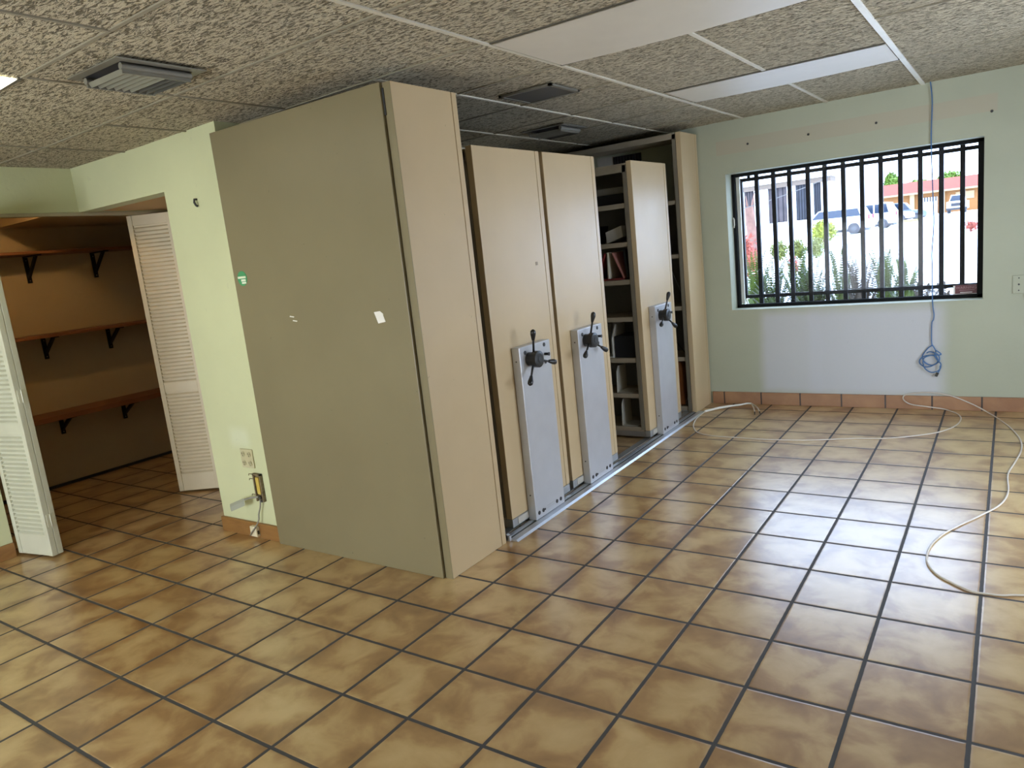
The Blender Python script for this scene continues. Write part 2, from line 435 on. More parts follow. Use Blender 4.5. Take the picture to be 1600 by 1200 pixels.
# back wall (with the barred window)
WX0, WX1, WZ0, WZ1 = -.95, 4.72, 2.58, 6.13
b = MB()
T0, T1 = YB, YB + 1.0
b.box(-15.6, WX0, T0, T1, 0, 7.9); b.box(WX1, XR + .5, T0, T1, 0, 7.9)
b.box(WX0, WX1, T0, T1, 0, WZ0); b.box(WX0, WX1, T0, T1, WZ1, 7.9)
struct('wall_back', b, 'wall_back')
b = MB(); b.box(XR, XR + .5, YN, 4.5, 0, 7.9); b.box(XR, XR + .5, 10.5, YB, 0, 7.9); b.box(XR, XR + .5, 4.5, 10.5, 5.8, 7.9); b.box(XR, XR + .5, 4.5, 10.5, 0, 1.0)
struct('wall_right', b, 'wall_plain')
# wall behind the camera, open for the added glazing that brightens the room
b = MB(); b.box(XL - .5, -7.5, YN - .5, YN, 0, 7.9); b.box(1.5, XR + .5, YN - .5, YN, 0, 7.9); b.box(-7.5, 1.5, YN - .5, YN, 4.5, 7.9)
struct('wall_front', b, 'wall_plain')
w2 = thing('added_window_2', None, None, (XR + .25, 7.5, 1)); w2['kind'] = 'structure'  # unseen side window, added to go with the extra light
b = MB()
for y in (4.5, 7.4, 10.35): b.box(XR + .15, XR + .35, y, y + .15, 1, 5.8)
b.box(XR + .15, XR + .35, 4.5, 10.5, 1, 1.2); b.box(XR + .15, XR + .35, 4.5, 10.5, 5.65, 5.8)
b.build('window_frame', 'alu', w2); MB().box(XR + .24, XR + .26, 4.5, 10.5, 1.2, 5.65).build('glass_pane', 'glass', w2)
w3 = thing('added_window_3', None, None, (-3, YN - .25, 0)); w3['kind'] = 'structure'  # unseen shop front, added to light the room from behind
b = MB()
for x in (-7.5, -4.5, -1.6, 1.35): b.box(x, x + .15, YN - .35, YN - .15, 0, 4.5)
b.box(-7.5, 1.5, YN - .35, YN - .15, 0, .3); b.box(-7.5, 1.5, YN - .35, YN - .15, 4.35, 4.5)
b.build('window_frame', 'alu', w3); MB().box(-7.5, 1.5, YN - .26, YN - .24, .3, 4.35).build('glass_pane', 'glass', w3)
# left wall with closet opening, wing wall and its header, passage
HZ = 6.47
b = MB()
b.box(XL - .4, XL, YN, .42, 0, 7.6)                       # near part
b.box(XL - .4, XL, .42, 5.2, HZ, 7.6)                     # header over the closet doors
b.box(XL - .4, XL, 5.2, 8.2, 0, 7.6)
struct('wall_left', b, 'wall')
b = MB()
b.box(-7.41, -5.63, WY, 8.2, 0, 7.6)                      # wing block
b.box(XL, -7.41, WY, WY + .35, HZ, 7.6)                   # header of the passage
struct('wall_wing', b, 'wall')
struct('wall_niche', MB().box(-7.41, -5.9, 8.2, YB, 0, 7.6), 'wall_plain')
struct('wall_passage', MB().box(XC - .4, -7.41, 8.2, 8.6, 0, 7.6), 'closet_wall')
struct('ceiling_passage', MB().box(XL, -7.41, WY + .35, 8.2, HZ + .02, HZ + .2), 'soffit')
struct('wall_closet', MB().box(XC - .4, XC, -1.4, 8.2, 0, 7.6), 'closet_wall')
struct('wall_closet_side', MB().box(XC - .4, XL, -1.8, -1.4, 0, 7.6), 'closet_wall')
b = MB(); b.box(XC, XL - .4, -1.4, 3.1, 7.3, 7.6); b.box(XC, XL - .4, 3.1, 8.2, 6.6, 7.6)
struct('ceiling_closet', b, 'closet_wall')
struct('trim_1', MB().box(XL - .12, XL + .03, .42, 5.2, HZ - .07, HZ - .001), 'track_paint', bevel=.01)
# skirtings
struct('baseboard_back', MB().box(-1.6, XR, YB - .055, YB, 0, .33), 'skirting', bevel=.01)
struct('baseboard_wing', MB().box(-7.44, -5.62, WY - .06, WY, 0, .29), 'baseboard', bevel=.012)
struct('baseboard_left', MB().box(XL, XL + .06, YN, .42, 0, .29), 'baseboard', bevel=.012)
struct('baseboard_closet', MB().box(XC, XC + .05, -1.4, 8.2, 0, .07), 'dark_void')

# ------------------------------------------------------------------ window_1
w = thing('window_1', None, None, (1.9, 15.1, WZ0)); w['kind'] = 'structure'
b = MB(); fw = .085; y0, y1 = 15.06, 15.2
b.box(WX0, WX0 + fw, y0, y1, WZ0, WZ1); b.box(WX1 - fw * 1.5, WX1, y0, y1, WZ0, WZ1)
b.box(WX0, WX1, y0, y1, WZ0, WZ0 + fw); b.box(WX0, WX1, y0, y1, WZ1 - fw, WZ1)
b.build('window_frame', 'window_black', w, bevel=.01)
MB().box(WX0 + .06, WX0 + .17, 15.21, 15.27, WZ0 + .1, WZ1 - .08).build('sash_strip', 'white_paint', w, bevel=.005)
b = MB(); b.tube([(WX0 + .02, 15.05, 4.75), (WX0 + .05, 15.0, 4.82), (WX0 + .05, 15.0, 4.95), (WX0 + .02, 15.04, 5.0)], .02, 6)
b.build('latch', 'white_paint', w)
MB().box(WX0 + fw, WX1 - fw, 15.15, 15.16, WZ0 + fw, WZ1 - fw).build('glass_pane', 'glass', w)
# security grille outside the glass
g = thing('window_security_grille', 'black iron security bars fixed outside the window pane', 'security bars', (1.9, 15.4, WZ0))
GY = 15.4
MB().box(-.86, 4.70, GY - .03, GY + .03, 5.92, 6.01).build('rail', 'grille', g)
MB().box(-.86, 4.70, GY - .03, GY + .03, 2.80, 2.89).build('rail', 'grille', g)
for x in (-.82, -.379, .054, .456, .908, 1.314, 1.744, 2.168, 2.586, 3.011, 3.429, 3.861, 4.286, 4.655):
    e = .065 if x in (-.82, 4.655) else .05
    MB().box(x - e, x + e, GY - .05, GY + .05, WZ0 + .0 if x > -.8 else 2.8, WZ1 if x > -.8 else 6.01).build('bar', 'grille', g)
MB().box(-.62, -.55, GY - .03, GY + .03, 6.0, WZ1).build('stub_bar', 'grille', g)
# alarm sticker on the pane
sg = thing('warning_sticker', 'small dark red warning sticker in the bottom right corner of the window', 'sticker', (4.37, 15.14, 2.66))
MB().box(4.12, 4.70, 15.125, 15.13, 2.615, 2.87).build('backing', 'paper', sg)
MB().box(4.16, 4.60, 15.115, 15.124, 2.68, 2.88).build('face', 'red_sign', sg)
def text(body, size, loc, rot, m, parent, name='lettering'):
    cu = bpy.data.curves.new(name, 'FONT'); cu.body = body; cu.size = size * S; cu.extrude = .0004; cu.align_x = 'CENTER'; cu.align_y = 'CENTER'
    t = bpy.data.objects.new('tmp', cu); COL.objects.link(t)
    dg = bpy.context.evaluated_depsgraph_get(); me = bpy.data.meshes.new_from_object(t.evaluated_get(dg))
    bpy.data.objects.remove(t); me.materials.clear(); me.materials.append(MAT[m])
    o = bpy.data.objects.new(name, me); COL.objects.link(o); o.rotation_euler = rot; o.parent = parent
    o.location = Vector(loc) * S - wloc(parent)
    return o
text('WARNING', .085, (4.38, 15.112, 2.815), (PI/2, 0, 0), 'sign_text', sg)
MB().box(4.26, 4.50, 15.111, 15.1145, 2.70, 2.715).build('bottom_line', 'paper', sg)
MB().box(4.24, 4.55, 15.111, 15.1145, 2.755, 2.765).build('middle_line', 'sign_text', sg)

# wall anchors, wall plate, junction parts ----------------------------
for i, (x, z, wh) in enumerate([(-.343, 6.80, 'leftmost, above the left end of the window'), (1.12, 6.78, 'second from the left, above the window'),
                                (2.61, 6.78, 'third from the left, just left of the blue cable'), (4.85, 6.62, 'far right, right of the blue cable')]):
    o = MB().tube([(x, YB, z), (x, YB - .02, z)], [.03, .022], 8).build('wall_screw', 'rubber', origin=(x, YB, z))
    tag(o, 'small dark screw in the wall, ' + wh, 'screw', 'screws above the window')
pl = thing('wall_plate', 'off-white blank wall plate at the right edge of the window wall', 'wall plate', (5.38, YB, 2.9))
MB().box(5.27, 5.50, YB - .025, YB, 2.68, 3.08).build('plate', 'wall_back', pl, bevel=.01)
for z in (2.75, 2.88, 3.02): MB().tube([(5.385, YB - .025, z), (5.385, YB - .032, z)], .014 if z != 2.88 else .02, 8).build('screw', 'rubber', pl)
MB().box(5.48, 5.52, YB - .03, YB, 2.60, 2.70).build('conduit_clip', 'wall_back', pl)

q = thing('power_outlet', 'almond four-receptacle outlet plate on the green wing wall', 'outlet', (-6.31, WY, 1.54))
MB().box(-6.49, -6.135, WY - .03, WY, 1.36, 1.72).build('cover_plate', 'outlet', q, bevel=.012)
for x in (-6.40, -6.225):
    for z in (1.455, 1.625):
        r = MB().tube([(x, WY - .03, z), (x, WY - .04, z)], .052, 12).build('receptacle', 'outlet_dark', q)
        for ax, az in ((-.023, .012), (.023, .012), (0, -.028)): MB().box(x + ax - .005, x + ax + .005, WY - .043, WY - .04, z + az - .015, z + az + .015).build('slot', 'slot', r)
q = thing('junction_box', 'open rusty junction box with yellow pad and dangling connector', 'junction box', (-6.09, WY, 1.0))
b = MB(); b.box(-6.20, -5.98, WY - .012, WY, .74, 1.27)
b.build('box_back', 'rust', q)
b = MB(); b.box(-6.20, -6.17, WY - .06, WY, .74, 1.27); b.box(-6.01, -5.98, WY - .06, WY, .74, 1.27); b.box(-6.2, -5.98, WY - .06, WY, 1.24, 1.27)
b.build('box_rim', 'rust', q)
MB().box(-6.14, -6.05, WY - .05, WY - .012, .88, 1.2).build('insulation_pad', 'yellow_pad', q)
for z in (1.26, 1.17, .87): MB().tube([(-6.18, WY - .05, z), (-6.26, WY - .08, z + .01), (-6.27, WY - .08, z - .02)], .008, 5).build('wire_end', 'rust', q)
b = MB(); b.blob((-6.08, WY - .06, .82), (.05, .03, .05), 1, .3); b.blob((-6.06, WY - .05, .75), (.04, .03, .03), 1, .3); b.build('wire_knot', 'slot', q)
b = MB(); b.obox((-6.62, WY - .34, .64), (.26, .14, .10), (.03, -.02, -.05), (-.02, .01, .09)); b.build('connector_stub', 'stub', q, bevel=.01)
MB().tube(smooth_path([(-6.36, WY - .2, .80), (-6.25, WY - .12, .82), (-6.12, WY - .05, .83)]), .02, 6).build('connector_lead', 'grey_cable', q)
q = thing('phone_jack', 'small ivory phone jack on the wooden baseboard below the junction box', 'phone jack', (-6.33, WY - .06, .15))
MB().box(-6.44, -6.25, WY - .14, WY - .062, .05, .25).build('jack_body', 'jack', q, bevel=.012)
MB().box(-6.252, -6.246, WY - .12, WY - .08, .10, .17).build('jack_socket', 'slot', q)
o = MB().tube(smooth_path([(-6.08, WY - .06, .80), (-6.10, WY - .07, .65), (-6.17, WY - .08, .5), (-6.19, WY - .09, .38), (-6.24, WY - .15, .26), (-6.36, WY - .17, .14), (-6.42, WY - .16, .08)]), .014, 6).build('phone_wire', 'grey_cable', origin=(-6.1, WY - .1, .4))
tag(o, 'thin grey wire running from the junction box down to the phone jack', 'wire')
o = MB().tube([(-6.47, WY, 6.22), (-6.47, WY - .05, 6.22), (-6.47, WY - .06, 6.17), (-6.45, WY - .05, 6.12), (-6.45, WY - .02, 6.10)], .02, 6).build('wall_hook', 'rubber', origin=(-6.47, WY, 6.17))
tag(o, 'small black hook high on the green wing wall', 'hook')

# ------------------------------------------------------------------ bifold louvre doors
def leaf(parent, o, d, n, wd, th, z0, z1, m, lab=None):
    """o: floor corner (x,y), d unit direction of width, n unit normal, louvres on both faces"""
    d = Vector((d[0], d[1], 0)).normalized(); n = Vector((n[0], n[1], 0)).normalized(); o = Vector((o[0], o[1], 0)); st = .11
    zz = lambda z: Vector((0, 0, z))
    b = MB()
    b.obox(o + zz(z0), d * st, n * th, zz(z1 - z0)); b.obox(o + d * (wd - st) + zz(z0), d * st, n * th, zz(z1 - z0))
    rails = [(z0, .40), (z0 + 2.36, .22), (z1 - .22, .22)]
    for r0, rh in rails: b.obox(o + d * st + zz(r0) + n * .01, d * (wd - 2 * st), n * (th - .02), zz(rh))
    f = b.build('door_leaf', m, parent, bevel=.008)
    if lab: f['label'] = lab
    b = MB()
    for (a, c) in ((z0 + .40, z0 + 2.36), (z0 + 2.58, z1 - .22)):
        k = int((c - a) / .085); pitch = (c - a) / k
        for i in range(k):
            zc = a + pitch * (i + .5)
            b.obox(o + d * st + zz(zc - .045) + n * .006, d * (wd - 2 * st), n * (th - .012) + zz(.075), zz(.016))
    # solid thin core behind the fixed slats
    b.obox(o + d * st + zz(z0 + .4) + n * (th * .46), d * (wd - 2 * st), n * (th * .08), zz(z1 - z0 - .6))
    b.build('louvre_slats', m, f)
    return f
d1 = thing('door_1', 'white louvred bifold closet door folded open at the left edge', None, (-10.2, .6, 0)); d1['kind'] = 'structure'
dv = Vector((1.0, .19, 0)).normalized(); nv = Vector((-dv.y, dv.x, 0))
p0 = Vector((-10.53, .47, 0))
lf = leaf(d1, p0, dv, nv, 1.0, .105, .05, 6.38, 'door_white')
lf2 = leaf(d1, p0 + nv * .112, dv, nv, 1.0, .105, .05, 6.38, 'door_white')
for z in (.62, 3.0, 5.4):
    e = p0 + dv * 1.0 + nv * .108
    b = MB(); b.obox(e + Vector((0, 0, z)) - nv * .07, dv * .012, nv * .14, (0, 0, .24))
    b.tube([e + dv * .012 + Vector((0, 0, z)), e + dv * .012 + Vector((0, 0, z + .24))], .014, 6)
    b.build('hinge', 'door_white', d1)
d2 = thing('door_2', 'cream louvred bifold closet door half folded beyond the opening', None, (-10.4, 4.4, 0)); d2['kind'] = 'structure'
A = Vector((-10.83, 4.03, 0)); Bp = Vector((-9.97, 4.56, 0)); dd = (Bp - A).normalized(); nn = Vector((-dd.y, dd.x, 0))
leaf(d2, A, dd, nn, 1.0, .105, .05, 6.40, 'door')
Cq = Vector((-10.7, 5.15, 0)); A2 = A + dd * 1.0 + nn * .11
dd2 = (Cq - A2).normalized(); leaf(d2, A2, dd2, Vector((dd2.y, -dd2.x, 0)) * -1, 1.0, .105, .05, 6.40, 'door')

# ------------------------------------------------------------------ closet shelves
def closet_shelf(z, thick, label, zb):
    t = thing('closet_shelf', label, 'shelf', (XC, 3.2, z), 'wooden shelves on the closet back wall')
    MB().box(XC + .005, XC + .95, -1.3, 8.1, z, z + thick).build('shelf_board', 'wood_shelf', t, bevel=.01)
    for y in (.9, 3.63, 5.27, 6.95):
        b = MB()
        b.box(XC + .003, XC + .04, y - .05, y + .05, zb, z); b.box(XC + .003, XC + .80, y - .05, y + .05, z - .03, z)
        b.obox((XC + .03, y - .03, zb + .10), (.62, 0, z - .13 - zb), (0, .06, 0), (.0, 0, .09))
        br = b.build('shelf_bracket', 'bracket', t)
        for k in (.06, z - zb - .1): MB().tube([(XC + .04, y, zb + k), (XC + .05, y, zb + k)], .014, 6).build('bracket_screw', 'galv', br)
closet_shelf(5.90, .07, 'top wooden closet shelf, nearest the closet ceiling', 5.24)
closet_shelf(3.88, .07, 'middle wooden closet shelf on black brackets', 3.31)
closet_shelf(1.83, .13, 'lowest wooden closet shelf, nearest the floor', 1.33)
q = thing('closet_bulb', 'bare warm bulb under the closet ceiling behind the header', 'light bulb', (-11.5, 2.4, 7.3))
MB().tube([(-11.5, 2.4, 7.3), (-11.5, 2.4, 7.22)], .10, 12).build('lampholder', 'white_paint', q)
b = MB(); b.blob((-11.5, 2.4, 7.13), (.10, .10, .11), 2); b.build('glass_bulb', 'bulb', q, smooth=True)

# ------------------------------------------------------------------ shelving units
XE = -5.6                                # far end of every unit
def shelves(parent, y0, y1, x1, zs, m='shelf'):
    for z in zs:
        b = MB(); b.box(XE + .05, x1, y0 + .03, y1 - .03, z - .03, z)
        for y in (y0 + .01, y1 - .04): b.box(XE + .05, x1, y, y + .03, z - .11, z)
        b.build('shelf', m, parent, bevel=.006)
def end_panel(parent, x0, x1, y0, y1, z0, z1):
    b = MB(); b.box(x0, x1, y0, y1 - .14, z0, z1); b.box(x0, x1 - .015, y1 - .14, y1 - .125, z0, z1); b.box(x0, x1, y1 - .125, y1, z0, z1)
    return b.build('end_panel', 'beige', parent, bevel=.012)
def posts(parent, y0, y1, x, z0, z1):
    for xx in (x, XE):
        for y in (y0, y1 - .14):
            MB().box(xx - .10, xx, y, y + .14, z0, z1).build('upright', 'flange', parent, bevel=.006)

def crank(parent, px, py, pz, ang):
    h = MB().tube([(px, py, pz), (px + .10, py, pz), (px + .11, py, pz), (px + .21, py, pz), (px + .22, py, pz)], [.12, .12, .145, .145, .10], 20).build('crank_hub', 'black', parent, smooth=False)
    MB().tube([(px + .22, py, pz), (px + .228, py, pz)], .05, 14).build('hub_cap', 'rubber', h)
    for k in range(3):
        a = ang + k * 2 * PI / 3
        c, s = math.cos(a), math.sin(a)
        P = lambda r, x: (px + x, py + s * r, pz + c * r)
        b = MB(); b.tube([P(.10, .12), P(.36, .18), P(.36, .18)], [.022, .018, .018], 8)
        b.tube([P(.34, .175), P(.37, .18), P(.47, .205), P(.52, .215), P(.545, .22)], [.02, .03, .05, .045, .018], 10)
        b.build('crank_arm', 'black', h, smooth=True)

def mobile_unit(y0, pan, ang, label):
    y1 = y0 + 2.02
    t = thing('mobile_shelving_unit', label, 'shelving unit', ((XE - 1.8) / 2, y0 + 1.01, 0), 'rolling shelving units on the floor track')
    end_panel(t, -1.92, -1.80, y0, y1, .22, 6.47)
    posts(t, y0, y1, -1.93, .24, 6.40)
    MB().box(XE, -1.93, y0 + .01, y1 - .01, 6.40, 6.43).build('top_sheet', 'shelf', t)
    for y in (y0, y1 - .03): MB().box(XE, -1.93, y, y + .03, 6.24, 6.43).build('top_beam', 'shelf', t)
    shelves(t, y0, y1, -1.95, (5.56, 4.69, 3.83, 2.96, 1.98, 1.12, .30))
    MB().box(XE, -1.95, y0 + 1.0, y0 + 1.02, .3, 6.4).build('divider_panel', 'grey_sheet', t)
    b = MB(); b.box(XE, -1.93, y0 + .02, y1 - .02, .06, .20); cg = b.build('carriage', 'galv', t, bevel=.006)
    cg['label'] = 'galvanised carriage under the shelves'
    b = MB(); b.box(-1.925, -1.80, y0 + .01, y1 - .01, .065, .215); p = b.build('front_carriage_plate', 'galv', t, bevel=.006)
    b = MB(); b.box(-1.80, -1.792, y0 + .17, y0 + .9, .085, .20); b.build('splice_plate', 'bookend', p)
    for y in (y0 + .3, y1 - .3): MB().tube([(-1.99, y, .055), (-1.94, y, .055)], .05, 14).build('wheel', 'galv', t)
    # drive panel with crank
    a, e = y0 + pan, y0 + pan + 1.0
    b = MB(); b.box(-1.795, -1.63, a, e, .035, 3.14)
    c = b.build('control_panel', 'grey_panel', t, bevel=.012); c['label'] = 'light grey steel drive panel'
    def disc(y, z, r=.036):
        MB().tube([(-1.63, y, z), (-1.622, y, z)], r, 14).build('plug', 'rubber', c)
    for y, z in ((a + .165, 3.03), (a + .80, 3.07), (a + .80, 2.76)): disc(y, z)
    for o_ in (.10, .24, .72, .86): disc(a + o_, .15)
    disc(a + .30, .15, .018)
    MB().tube([(-1.63, a + .80, 2.90), (-1.56, a + .80, 2.90), (-1.54, a + .80, 2.90)], [.025, .025, .035], 10).build('lock_knob', 'black', c)
    for k in range(2): MB().box(-1.63, -1.628, a + .37, a + .64, .14 + .04 * k, .145 + .04 * k).build('printed_line', 'galv', c)
    for z in (.5, 2.9): MB().tube([(-1.715, a, z), (-1.715, a - .006, z)], .014, 8).build('side_screw', 'rubber', c)
    crank(c, -1.63, a + .28, 2.90, ang)
    return t
U1 = mobile_unit(4.74, .50, math.radians(-14), 'beige rolling shelving unit with a crank panel, next to the large side panel')
U2 = mobile_unit(6.88, .42, math.radians(2), 'middle beige rolling shelving unit with a crank panel')
U3 = mobile_unit(10.66, .39, math.radians(10), 'beige rolling shelving unit beyond the open aisle, shelves visible on its left')
# small tag on unit 1
MB().box(-1.80, -1.796, 6.30, 6.37, 4.47, 4.53).build('label_tag', 'tag', U1)

# fixed unit at the near end
t = thing('fixed_shelving_unit', 'tall fixed beige shelving unit with wide plain side panel facing the room', 'shelving unit', (-3.6, 3.55, 0))
MB().box(-5.66, -1.80, 2.815, 2.875, 0, 7.18).build('side_panel', 'beige_shaded', t, bevel=.008)
MB().box(-1.785, -1.652, 2.862, 2.87, 0, 7.17).build('end_panel_shade_strip', 'beige_shaded', t)  # thin strip that paints the shaded edge of the end panel
b = MB(); b.box(-1.78, -1.65, 2.87, 4.17, 0, 7.17); b.box(-1.78, -1.665, 4.17, 4.185, 0, 7.17); b.box(-1.78, -1.65, 4.185, 4.30, 0, 7.17)
b.build('end_panel', 'beige', t, bevel=.012)
posts(t, 2.89, 4.28, -1.80, 0, 7.1)
MB().box(-5.6, -1.8, 2.88, 4.28, 7.05, 7.12).build('top_sheet', 'shelf', t)
shelves(t, 2.88, 4.28, -1.82, (.2, 1.5, 2.9, 4.2, 5.6))
MB().box(-1.81, -1.77, 2.85, 2.90, 6.75, 7.1).build('corner_clip', 'rubber', t)
# fixed unit against the window wall
t = thing('fixed_shelving_unit', 'tall fixed beige shelving unit standing against the window wall', 'shelving unit', (-3.6, 14.0, 0))
end_panel(t, -1.78, -1.65, 13.40, 14.56, 0, 7.25)
posts(t, 13.41, 14.55, -1.79, 0, 7.22)
MB().box(-5.6, -1.79, 13.42, 14.55, 7.12, 7.15).build('top_sheet', 'shelf', t)
MB().box(-5.6, -1.79, 13.41, 13.44, 7.10, 7.24).build('top_beam', 'shelf', t)
shelves(t, 13.42, 14.55, -1.81, (5.60, 4.23, 2.87, 1.51, .16))
MB().box(-5.6, -1.85, 14.50, 14.52, .2, 5.6).build('back_panel', 'grey_sheet', t)
q = thing('wall_grille', 'dark slatted air grille high on the wall inside the last shelving unit', 'air grille', (-3.66, YB, 6.9))
b = MB(); b.box(-4.6, -4.1, YB - .03, YB - .005, 6.7, 7.08); b.build('cover_board', 'bookend', q)
MB().box(-4.08, -3.25, YB - .04, YB - .005, 6.68, 7.05).build('grille_back', 'dark_void', q)
for k in range(9): MB().box(-4.05 + k * .09, -4.02 + k * .09, YB - .07, YB - .04, 6.69, 7.04).build('slat', 'car_dark', q)

# track
t = thing('shelving_track', 'long aluminium floor track under the rolling shelving units', 'track', (-1.65, 9, 0))
b = MB()
b.prism([(-1.48, 4.40, 0), (-1.52, 4.40, .03), (-1.64, 4.40, .03), (-1.64, 4.40, 0)], (0, 9.1, 0)); b.build('front_ramp', 'alu', t)
MB().box(-1.70, -1.64, 4.40, 13.50, 0, .012).build('channel', 'slot', t)
b = MB(); b.box(-1.78, -1.70, 4.42, 13.38, 0, .03); b.build('front_rail', 'alu', t)
b = MB(); b.box(-2.02, -1.86, 4.42, 13.38, 0, .010); b.box(-1.98, -1.95, 4.42, 13.38, .0, .004); b.build('wheel_rail', 'galv', t)
MB().box(-5.3, -5.1, 4.42, 13.38, 0, .010).build('rear_rail', 'galv', t)
b = MB(); b.obox((-1.76, 4.36, .0), (.14, 0, 0), (0, .05, 0), (0, 0, .10)); b.tube([(-1.70, 4.36, .07), (-1.70, 4.43, .07)], .05, 10); b.build('end_stop', 'alu', t)
o = MB().box(-2.1, -1.75, 13.42, 13.7, 0, .05).build('track_end_bracket', 'galv', t)

# ------------------------------------------------------------------ things on the shelves
def item(name, mb, m, label, cat, origin, group=None):
    o = mb.build(name, m, origin=origin, bevel=.006); tag(o, label, cat, group); return o
y = 10.72
def slab(x, yy, z, w_, d_, h_, lean):      # upright board leaning along x
    return MB().obox((x, yy, z), (w_, 0, 0), (0, d_, 0), (lean, 0, h_))
item('folder', slab(-2.95, y, 3.875, .05, .8, .60, .28), 'red_folder', 'dark red folder leaning right on the fourth shelf up', 'folder', (-2.9, y, 3.84), 'folders on the shelf')
item('folder', slab(-2.62, y, 3.875, .04, .8, .62, .02), 'cream_folder', 'cream folder standing upright between leaning folders', 'folder', (-2.6, y, 3.84), 'folders on the shelf')
item('folder', slab(-2.22, y, 3.875, .04, .8, .60, -.26), 'pink_folder', 'pinkish folder leaning left on the shelf', 'folder', (-2.2, y, 3.84), 'folders on the shelf')
item('folder', slab(-2.13, y, 3.875, .05, .8, .66, -.05), 'dark_folder', 'black binder at the front end of the folder shelf', 'folder', (-2.1, y, 3.84), 'folders on the shelf')
item('folder', MB().box(-3.3, -2.2, y, y + .8, 3.835, 3.87), 'red_folder', 'flat dark red folder lying under the leaning folders', 'folder', (-2.7, y, 3.84), 'folders on the shelf')
item('file_box', MB().box(-3.3, -2.1, y + .15, y + .85, 5.565, 5.80), 'dark_folder', 'low black box on the highest shelf of the third rolling unit', 'box', (-2.7, y, 5.57))
item('file_box', MB().box(-3.3, -2.12, y + .2, y + .85, 5.803, 5.95), 'grey_box', 'flat grey box stacked on the low black box', 'box', (-2.7, y, 5.81))
item('folder', slab(-3.05, y, 4.695, .04, .8, .42, .12), 'dark_folder', 'thin black folder standing below the stacked boxes', 'folder', (-2.7, y, 4.7))
item('paper_stack', MB().obox((-2.62, y + .1, 4.695), (.42, 0, .12), (0, .6, 0), (-.02, 0, .26)), 'white_box', 'tilted pile of pale papers on the second shelf from the top', 'papers', (-2.4, y, 4.7))
def mag_box(x, z, m, label):
    b = MB(); b.prism([(x, y, z), (x, y + .75, z), (x, y + .75, z + .78), (x, y + .2, z + .78), (x, y, z + .45)], (.03, 0, 0))
    b.prism([(x + .34, y, z), (x + .34, y + .75, z), (x + .34, y + .75, z + .78), (x + .34, y + .2, z + .78), (x + .34, y, z + .45)], (.03, 0, 0))
    b.box(x + .03, x + .34, y + .72, y + .75, z, z + .78); b.box(x + .03, x + .34, y, y + .72, z, z + .03)
    o = b.build('magazine_file', m, origin=(x, y, z)); tag(o, label, 'magazine file')
mag_box(-3.0, 1.985, 'white_box', 'white cut-away magazine file on the shelf at crank height')
item('file_box', MB().box(-2.6, -2.08, y + .05, y + .8, 1.985, 2.5), 'dark_folder', 'black box beside the white magazine file', 'box', (-2.3, y, 1.99))
def bookend(x, z, label):
    b = MB(); b.prism([(x, y, z), (x, y + .55, z), (x, y + .55, z + .62), (x, y + .12, z + .64), (x, y + .03, z + .5)], (.02, 0, 0)); b.box(x, x + .4, y, y + .5, z, z + .012)
    o = b.build('bookend', 'bookend', origin=(x, y, z), bevel=.004); tag(o, label, 'bookend', 'steel bookends on the lower shelves')
bookend(-2.62, 1.127, 'pale steel bookend on the second shelf from the bottom')
bookend(-2.55, .307, 'pale steel bookend on the bottom shelf')
# wooden board and sticks in the last unit
b = MB()
ring = [(-2.02 + .0, 13.55, .17), (-2.30, 13.55, .17), (-2.36, 13.55, .7), (-2.34, 13.55, 1.25), (-2.26, 13.55, 1.36), (-2.10, 13.55, 1.36), (-2.04, 13.55, 1.22), (-2.05, 13.55, .7)]
b.prism(ring, (0, .35, 0)); o = b.build('wooden_case', 'brown_wood', origin=(-2.2, 13.7, .17), bevel=.03, seg=3)
tag(o, 'reddish brown wooden case standing on the bottom shelf of the last unit', 'case')
ho = MB().tube([(-2.2, 13.56, 1.15), (-2.2, 13.545, 1.15)], .05, 14).build('handle_hole', 'slot', o)
item('shelf_rod', MB().tube([(-2.02, 13.6, .18), (-1.88, 13.9, .9)], .012, 6), 'galv', 'thin metal rod leaning beside the brown wooden case', 'rod', (-2, 13.7, .2))
item('shelf_rod', MB().tube([(-2.35, 13.7, 4.1), (-1.95, 13.9, 2.9)], .010, 6), 'galv', 'thin metal rod slanting across the middle bay of the last unit', 'rod', (-2.1, 13.8, 3.0))
item('coat_hanger', MB().tube(smooth_path([(-2.5, 13.6, 1.53), (-2.45, 13.6, 1.95), (-2.3, 13.62, 2.2), (-2.2, 13.65, 1.9), (-1.95, 13.7, 1.53)], 5), .014, 6), 'black', 'bent black wire on the second shelf of the last unit', 'wire', (-2.2, 13.7, 1.53))
for i, (z, h_, m, lab) in enumerate([(5.605, .5, 'white_box', 'pale box end seen in the gap beside the large side panel, top one'), (4.205, .35, 'grey_box', 'grey box seen in the narrow gap at mid height'), (2.905, .4, 'white_box', 'pale box seen in the narrow gap below mid height')]):
    item('file_box', MB().box(-2.6, -2.0, 3.6, 4.22, z, z + h_), m, lab, 'box', (-2.3, 3.9, z))

